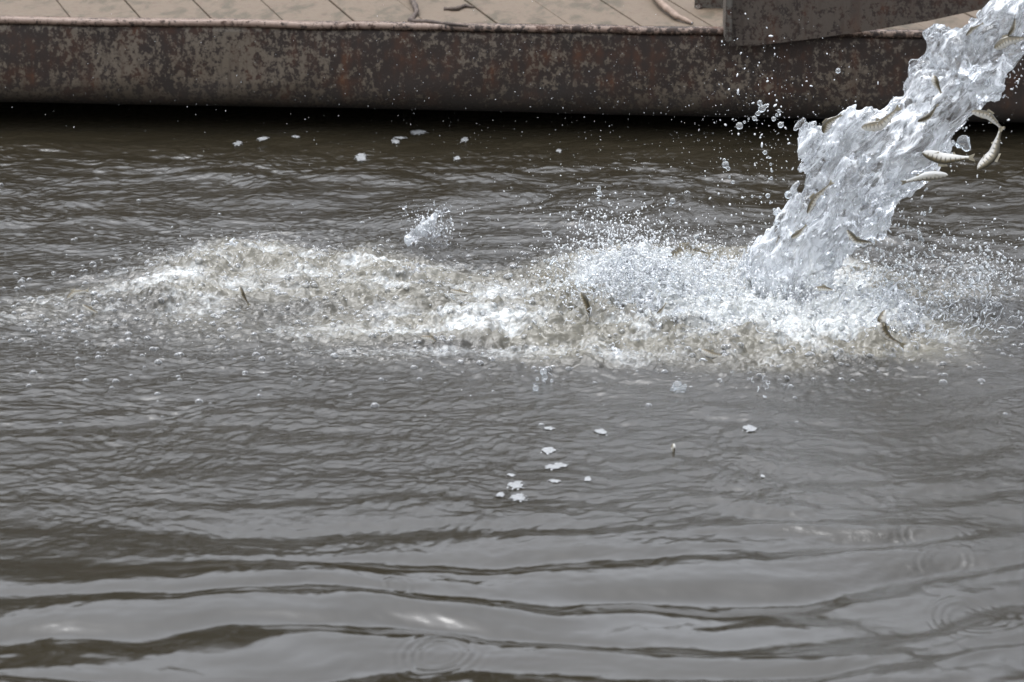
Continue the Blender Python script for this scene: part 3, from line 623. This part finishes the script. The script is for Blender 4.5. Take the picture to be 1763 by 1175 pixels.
# drops ringing the crown, thrown outward in threads
for _ in range(46):
    a0 = G(random.uniform(980, 1720), random.uniform(520, 600)); vx, vy, vz = random.gauss(0, .5), random.gauss(0, .25), random.uniform(.8, 1.75)
    for t in np.linspace(.04, .16, random.randint(5, 14)):
        j = random.gauss(0, .002); pos.append(Vector((a0.x+vx*t+j, a0.y+vy*t, a0.z+vz*t-4.9*t*t+j))); rad.append(random.uniform(.6, 2.1)*.001)
pos = np.array(pos); rad = np.array(rad)
keep = pos[:, 2] > hz(pos[:, 0], pos[:, 1])+rad*.3; pos, rad = pos[keep], rad[keep]
ax = rng.normal(size=pos.shape)*np.array([.5, .3, 1]); ax /= np.linalg.norm(ax, axis=1)[:, None]; st = 1+rng.random(len(pos))**2*1.9
order = np.argsort(-rad); big, sm = order[:260], order[260:]
V, F = scatter(pos[sm], rad[sm], IV1, IF1, ax[sm], st[sm])
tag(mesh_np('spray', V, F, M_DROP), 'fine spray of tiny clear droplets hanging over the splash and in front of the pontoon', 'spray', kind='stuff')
DM = []
for k in range(10):
    vv = IV2.copy(); d = (vv*np.array([1, .6, .4])).sum(1); vv *= (1+.16*np.sin(vv[:, 0]*3+k)+.10*np.cos(vv[:, 2]*4+k*2))[:, None]
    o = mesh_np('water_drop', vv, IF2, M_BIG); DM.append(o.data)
    bpy.data.objects.remove(o)
def drop_label(p):
    if p[0] < G(1270, 500).x: return 'large clear drop flying over the white water left of where the jet lands'
    if p[0] < G(1500, 500).x and p[2] > .22: return 'large clear drop flying beside the upper left flank of the jet'
    if p[0] > G(1500, 500).x and p[2] > .22: return 'large clear drop flying at the upper right flank of the jet'
    if p[0] < G(1500, 500).x: return 'large clear drop tossed up at the foot of the jet'
    return 'large clear drop thrown up to the right of the foot of the jet'
for i in big:
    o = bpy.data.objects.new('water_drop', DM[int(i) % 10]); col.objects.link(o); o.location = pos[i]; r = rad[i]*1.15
    o.scale = (r, r, r*st[i]); o.rotation_euler = (random.uniform(-.7, .7), random.uniform(-.9, .9), random.uniform(0, 6))
    tag(o, drop_label(pos[i]), 'water drop', drop_label(pos[i]).replace('large clear drop', 'drops'))

# ------------------------------------------------------------------ bubbles riding on the churn
bp_, br_ = [], []
while len(bp_) < 5200:
    px, py = random.uniform(0, 1763), random.gauss(540, 85)
    if not 300 < py < 760: continue
    g = G(px, py); a = float(sum(s*math.exp(-.9*(((px-A)/(c*1.5))**2+((py-B)/(d*1.6))**2)) for A, B, c, d, s in AER))
    if random.random() > a*1.1+.09: continue
    z = float(hz(np.array([g.x]), np.array([g.y]))[0]); r = (1.3+9*random.random()**4.5)*.001
    bp_.append((g.x, g.y, z-r*.25)); br_.append(r)
V, F = scatter(np.array(bp_), np.array(br_), IV2, IF2)
tag(mesh_np('bubbles', V, F, M_FILM), 'scattered round bubbles riding on the churned water', 'bubbles', kind='stuff')

# ------------------------------------------------------------------ foam rafts
FO = [(889,838,17,9,'rounded white foam raft, upper of the pair in the dark ripples below the churn'),(893,860,20,9,'oval white foam raft, lower of the pair in the dark ripples'),(862,854,9,5,'small foam scrap left of the pair of white rafts'),
      (957,803,27,7,'long thin white foam raft above the pair of rafts'),(946,778,15,6,'slanting foam streak above the long thin raft'),(946,741,13,4,'small foam patch topmost of the rafts below the churn'),(1035,747,12,7,'foam patch right of the topmost scrap'),
      (1292,744,18,7,'frothy foam patch at the edge of the splash, right of the fish head'),(956,833,12,4,'thin foam sliver right of the pair of white rafts'),(1012,828,8,4,'tiny foam fleck right of the thin sliver'),(880,820,8,3,'tiny foam fleck just above the pair of rafts'),
      (622,272,11,9,'foam fleck floating in front of the pontoon, nearest the chop'),(681,246,9,5,'oval foam fleck in the dark water under the pontoon'),(720,229,16,5,'longest foam fleck in the dark water under the pontoon'),(689,239,13,3,'thin foam sliver in the dark water under the pontoon'),
      (800,240,9,4,'foam fleck at the right of those in the dark water'),(410,247,10,5,'foam fleck in the dark water left of the others'),(453,242,11,4,'flat foam fleck second from the left in the dark water'),(510,240,8,3,'small foam fleck third from the left in the dark water'),
      (787,272,9,4,'foam fleck on the first chop in front of the pontoon'),(962,260,6,5,'little foam fleck before the middle of the pontoon'),(1313,820,6,3,'tiny foam fleck on the open ripples at the right')]
for px, py, rx, ry, lab in FO:
    g = G(px, py); ex = 1.2*rx*(G(px+1, py)-g).length; ey = 1.1*ry*abs(G(px, py-1).y-g.y); z = float(hz(np.array([g.x]), np.array([g.y]))[0])
    V, F = [], []; nr, na = 7, 30; sd_ = random.random()*50
    for i in range(nr+1):
        for j in range(na):
            t = i/nr; an = 2*math.pi*j/na; k = .90+.10*math.sin(an*2+sd_)+.05*math.sin(an*3+sd_*2)+.02*math.sin(an*9+sd_)
            V.append((math.cos(an)*ex*t*k, math.sin(an)*ey*t*k, 0.0018*math.sqrt(max(0, 1-t**2))+random.uniform(-.0001, .0001)*(t < 1)-.0015*(t == 1)))
    for i in range(nr):
        for j in range(na): a = i*na+j; b = i*na+(j+1) % na; F.append((a, b, b+na, a+na))
    o = mesh_np('foam_patch', V, F, M_FOAM, attrs={'edge': np.repeat(np.arange(nr+1)/nr, na)})
    xy = np.array([v[:2] for v in V])+np.array([[g.x, g.y]]); zz_ = hz(xy[:, 0], xy[:, 1])-z
    co = np.array(V); co[:, 2] += zz_+.001; o.data.vertices.foreach_set('co', co.astype(np.float32).ravel()); o.data.update(); o.location = (g.x, g.y, z)
    tag(o, lab, 'foam', 'rafts of white foam floating on the water')

# ------------------------------------------------------------------ fish
def H(px, py, up=.012):
    """depth just in front of where the line of sight through a photo point meets the water"""
    ys = np.arange(6.2, 11, .004); a, d, e = ray(px, py); xs = a*ys/d; zs = CH+e*ys/d; k = int(np.argmax(zs < hz(xs, ys)+.002))
    return float(ys[k])-up
def fish(pts, Yd, label, fat=1.0, roll=0.0, seed=0, dy=0.0):
    """pts: photo points from head to tail; the belly side is set by roll (0 = back up)"""
    W = [P(a, b, Yd+dy*(i/(len(pts)-1)-.5)) for i, (a, b) in enumerate(pts)]
    fat *= 1.22
    if len(W) == 3:
        ax_ = W[2]-W[0]; W[1] = W[1]+Vector((-ax_.z, 0, ax_.x))*random.choice((-1, 1))*random.uniform(.05, .13)
    org = W[len(W)//2].copy() if len(W) > 2 else (W[0]+W[1])/2
    ts = np.linspace(0, 1, len(W)); tt = np.linspace(0, 1, 26)
    cen = np.stack([np.interp(tt, ts, [w[i] for w in W]) for i in range(3)], 1)
    for _ in range(3): cen[1:-1] = (cen[:-2]+2*cen[1:-1]+cen[2:])/4
    Ln = np.linalg.norm(np.diff(cen, axis=0), axis=1).sum(); L = Ln
    prof = np.interp(tt, [0, .03, .09, .2, .35, .55, .75, .88, .95, 1], [.012, .045, .075, .103, .118, .108, .074, .044, .038, .036])*L*fat
    V, DV, LE = [], [], []; na = 18; fr = []
    for i in range(26):
        t = cen[min(i+1, 25)]-cen[max(i-1, 0)]; t = Vector(t).normalized(); view = Vector((0, 1, 0)); side = (view-view.dot(t)*t).normalized(); up = side.cross(t)
        if up.z < 0: up = -up
        up = Matrix.Rotation(roll, 3, t) @ up; side = Matrix.Rotation(roll, 3, t) @ side; fr.append((t, side, up))
        for j in range(na):
            a = 2*math.pi*j/na; c = Vector(cen[i])-org+up*math.cos(a)*prof[i]+side*math.sin(a)*prof[i]*.56
            V.append(c); DV.append(.5+.5*math.cos(a)); LE.append(tt[i])
    F = [(i*na+j, i*na+(j+1) % na, (i+1)*na+(j+1) % na, (i+1)*na+j) for i in range(25) for j in range(na)]
    root = empty('fish', org); tag(root, label, 'fish', 'young trout tipped into the water')
    mesh_np('body', V, F, M_FISH, root, attrs={'dv': DV, 'le': LE})
    def fin(name, outl, thick=.0007):
        vs = []; n = len(outl)
        nrm = (outl[1]-outl[0]).cross(outl[-1]-outl[0]).normalized()*thick
        ctr = sum(outl, Vector())/n
        for s in (-1, 1):
            for p in outl: vs.append(p+nrm*s*.4)
            vs.append(ctr+nrm*s)
        fs = [(k, (k+1) % n, n) for k in range(n)]+[(n+1+(k+1) % n, n+1+k, 2*n+1) for k in range(n)]
        for k in range(n): a, b = k, (k+1) % n; fs += [(a, n+1+a, n+1+b), (a, n+1+b, b)]
        mesh_np(name, vs, fs, M_FIN, root, smooth=False)
    c = lambda i: Vector(cen[i])-org
    t, s, u = fr[25]; e = c(25)
    fin('tail_fin', [e-u*prof[25]*.9-t*.01*L, e+u*prof[25]*.9-t*.01*L, e+u*.085*L+t*.13*L, e+u*.05*L+t*.12*L, e+t*.085*L, e-u*.05*L+t*.12*L, e-u*.085*L+t*.13*L])
    t, s, u = fr[11]; b0 = c(10)+u*prof[10]*.92; b1 = c(14)+fr[14][2]*prof[14]*.92
    fin('dorsal_fin', [b0, b0+u*.075*L+t*.03*L, b1+fr[14][2]*.045*L+t*.03*L, b1])
    b0 = c(20)+fr[20][2]*prof[20]*.9; fin('adipose_fin', [b0, b0+fr[20][2]*.02*L+t*.02*L, b0+fr[20][0]*.03*L])
    b0 = c(17)-fr[17][2]*prof[17]*.9; fin('anal_fin', [b0, b0-fr[17][2]*.06*L+fr[17][0]*.03*L, c(19)-fr[19][2]*prof[19]*.9])
    for sg in (-1, 1):
        t, s, u = fr[6]; b0 = c(6)-u*prof[6]*.5+s*sg*prof[6]*.45; fin('pectoral_fin', [b0, b0+t*.10*L-u*.035*L+s*sg*.03*L, b0+t*.09*L-u*.06*L+s*sg*.03*L, b0-u*.01*L+t*.02*L])
        t, s, u = fr[2]; p = c(2)+u*prof[2]*.25+s*sg*prof[2]*.50
        ev, ef = scatter(np.array([p]), np.array([.011*L]), IV1, IF1); mesh_np('eye', ev, ef, M_EYE, root)
    return root
JF = JY-.10     # front of the jet
fish([(1483,220),(1512,209),(1543,190)], JF-.03, 'pale olive fish lying along the upper left edge of the jet', .95, 0, 1)
fish([(1418,230),(1428,215),(1445,200)], JF+.02, 'dark stubby fish at the jet\'s top left bulge, left of the pale olive one', 1.4, .4)
fish([(1580,210),(1597,198),(1612,184)], JF-.05, 'small pale fish with forked tail up, in the middle of the jet', 1.15, .8)
fish([(1672,192),(1700,203),(1722,219)], JF-.02, 'olive backed fish leaving the right flank of the jet, upper one of a V', .85, .0)
fish([(1683,292),(1702,262),(1722,226)], JF-.02, 'pale silver fish hanging in the air, right-hand one of a V', .95, 2.4)
fish([(1588,263),(1625,270),(1668,272)], JF-.01, 'pinkish white fish pointing right out of the jet below the V', .9, 3.0)
fish([(1632,302),(1598,309),(1560,313)], JF-.01, 'silver fish lowest on the right flank of the jet', .95, 2.6)
fish([(1390,368),(1408,345),(1428,318)], JF-.03, 'thin dark fish slanting across the lower left of the jet', .62, .2)
fish([(1712,84),(1735,76),(1766,66)], JF, 'thick dark fish at the right edge of the jet near the frame', 1.15, .0)
fish([(1608,130),(1613,142),(1619,158)], JF-.03, 'short dark blurred fish inside the upper jet', 1.5, .5)
fish([(1663,62),(1675,52),(1690,42)], JF+.01, 'slim olive fish near the top of the jet', .8, .3)
fish([(1736,62),(1742,48),(1748,30)], JF, 'olive fish highest in the jet', 1.1, .6)
fish([(1150,446),(1180,434),(1216,437)], H(1185,440,.12), 'arched olive fish with pale belly leaping over the white mound', .95, .1)
fish([(1362,410),(1372,400),(1386,390)], JF-.04, 'dark fish low in the jet just above the splash', 1.2, .3)
fish([(1458,396),(1475,412),(1503,418)], JF, 'brown fish poking out of the jet\'s lower right edge', .9, .6)
fish([(1400,497),(1418,500),(1436,500)], min(H(1418,499,.06), JY-.16), 'small dark fish at the foot of the jet', .9, .0)
fish([(1524,534),(1517,552),(1519,568),(1531,582),(1550,592)], H(1535,575,.06), 'dark fish bent into a C right of the foot of the jet', .78, .3)
fish([(1208,602),(1226,607),(1246,613)], H(1226,607,.03), 'dark mottled fish half out of the sandy water in front of the splash', 1.1, -.2)
fish([(1131,540),(1137,533),(1146,524)], H(1137,535,.05), 'fish tail sticking out of the white mound', .9, .2)
fish([(1000,503),(1006,524),(1014,547)], H(1007,538,.06), 'barred pale bellied trout standing upright at the left end of the white mound', 1.35, .9)
fish([(775,500),(792,502),(810,506)], H(792,503,.02), 'grey back of a fish at the crest of the middle churn', .8, -.3)
fish([(724,580),(740,586),(756,594)], H(740,587,.02), 'brown fish slanting down in the near edge of the churn', .95, -.2)
fish([(918,476),(940,474),(962,478)], H(940,476,.02), 'dark fish back on the far side of the churn left of the leaping spray', .7, -.2)
fish([(413,494),(420,507),(427,523)], H(420,512,.03), 'dark upright fish in the brightest part of the left churn', 1.1, .3)
fish([(114,517),(130,508),(148,501)], H(130,509,.015), 'upper of two dark fish under the surface at far left', .9, -.2)
fish([(142,525),(156,532),(172,541)], H(157,534,.015), 'lower of two dark fish under the surface at far left', .8, -.2)
fish([(1160,764),(1160,772),(1161,782)], H(1160,774,.01), 'small dark fish head poking up through the open water below the splash', 1.5, .5)
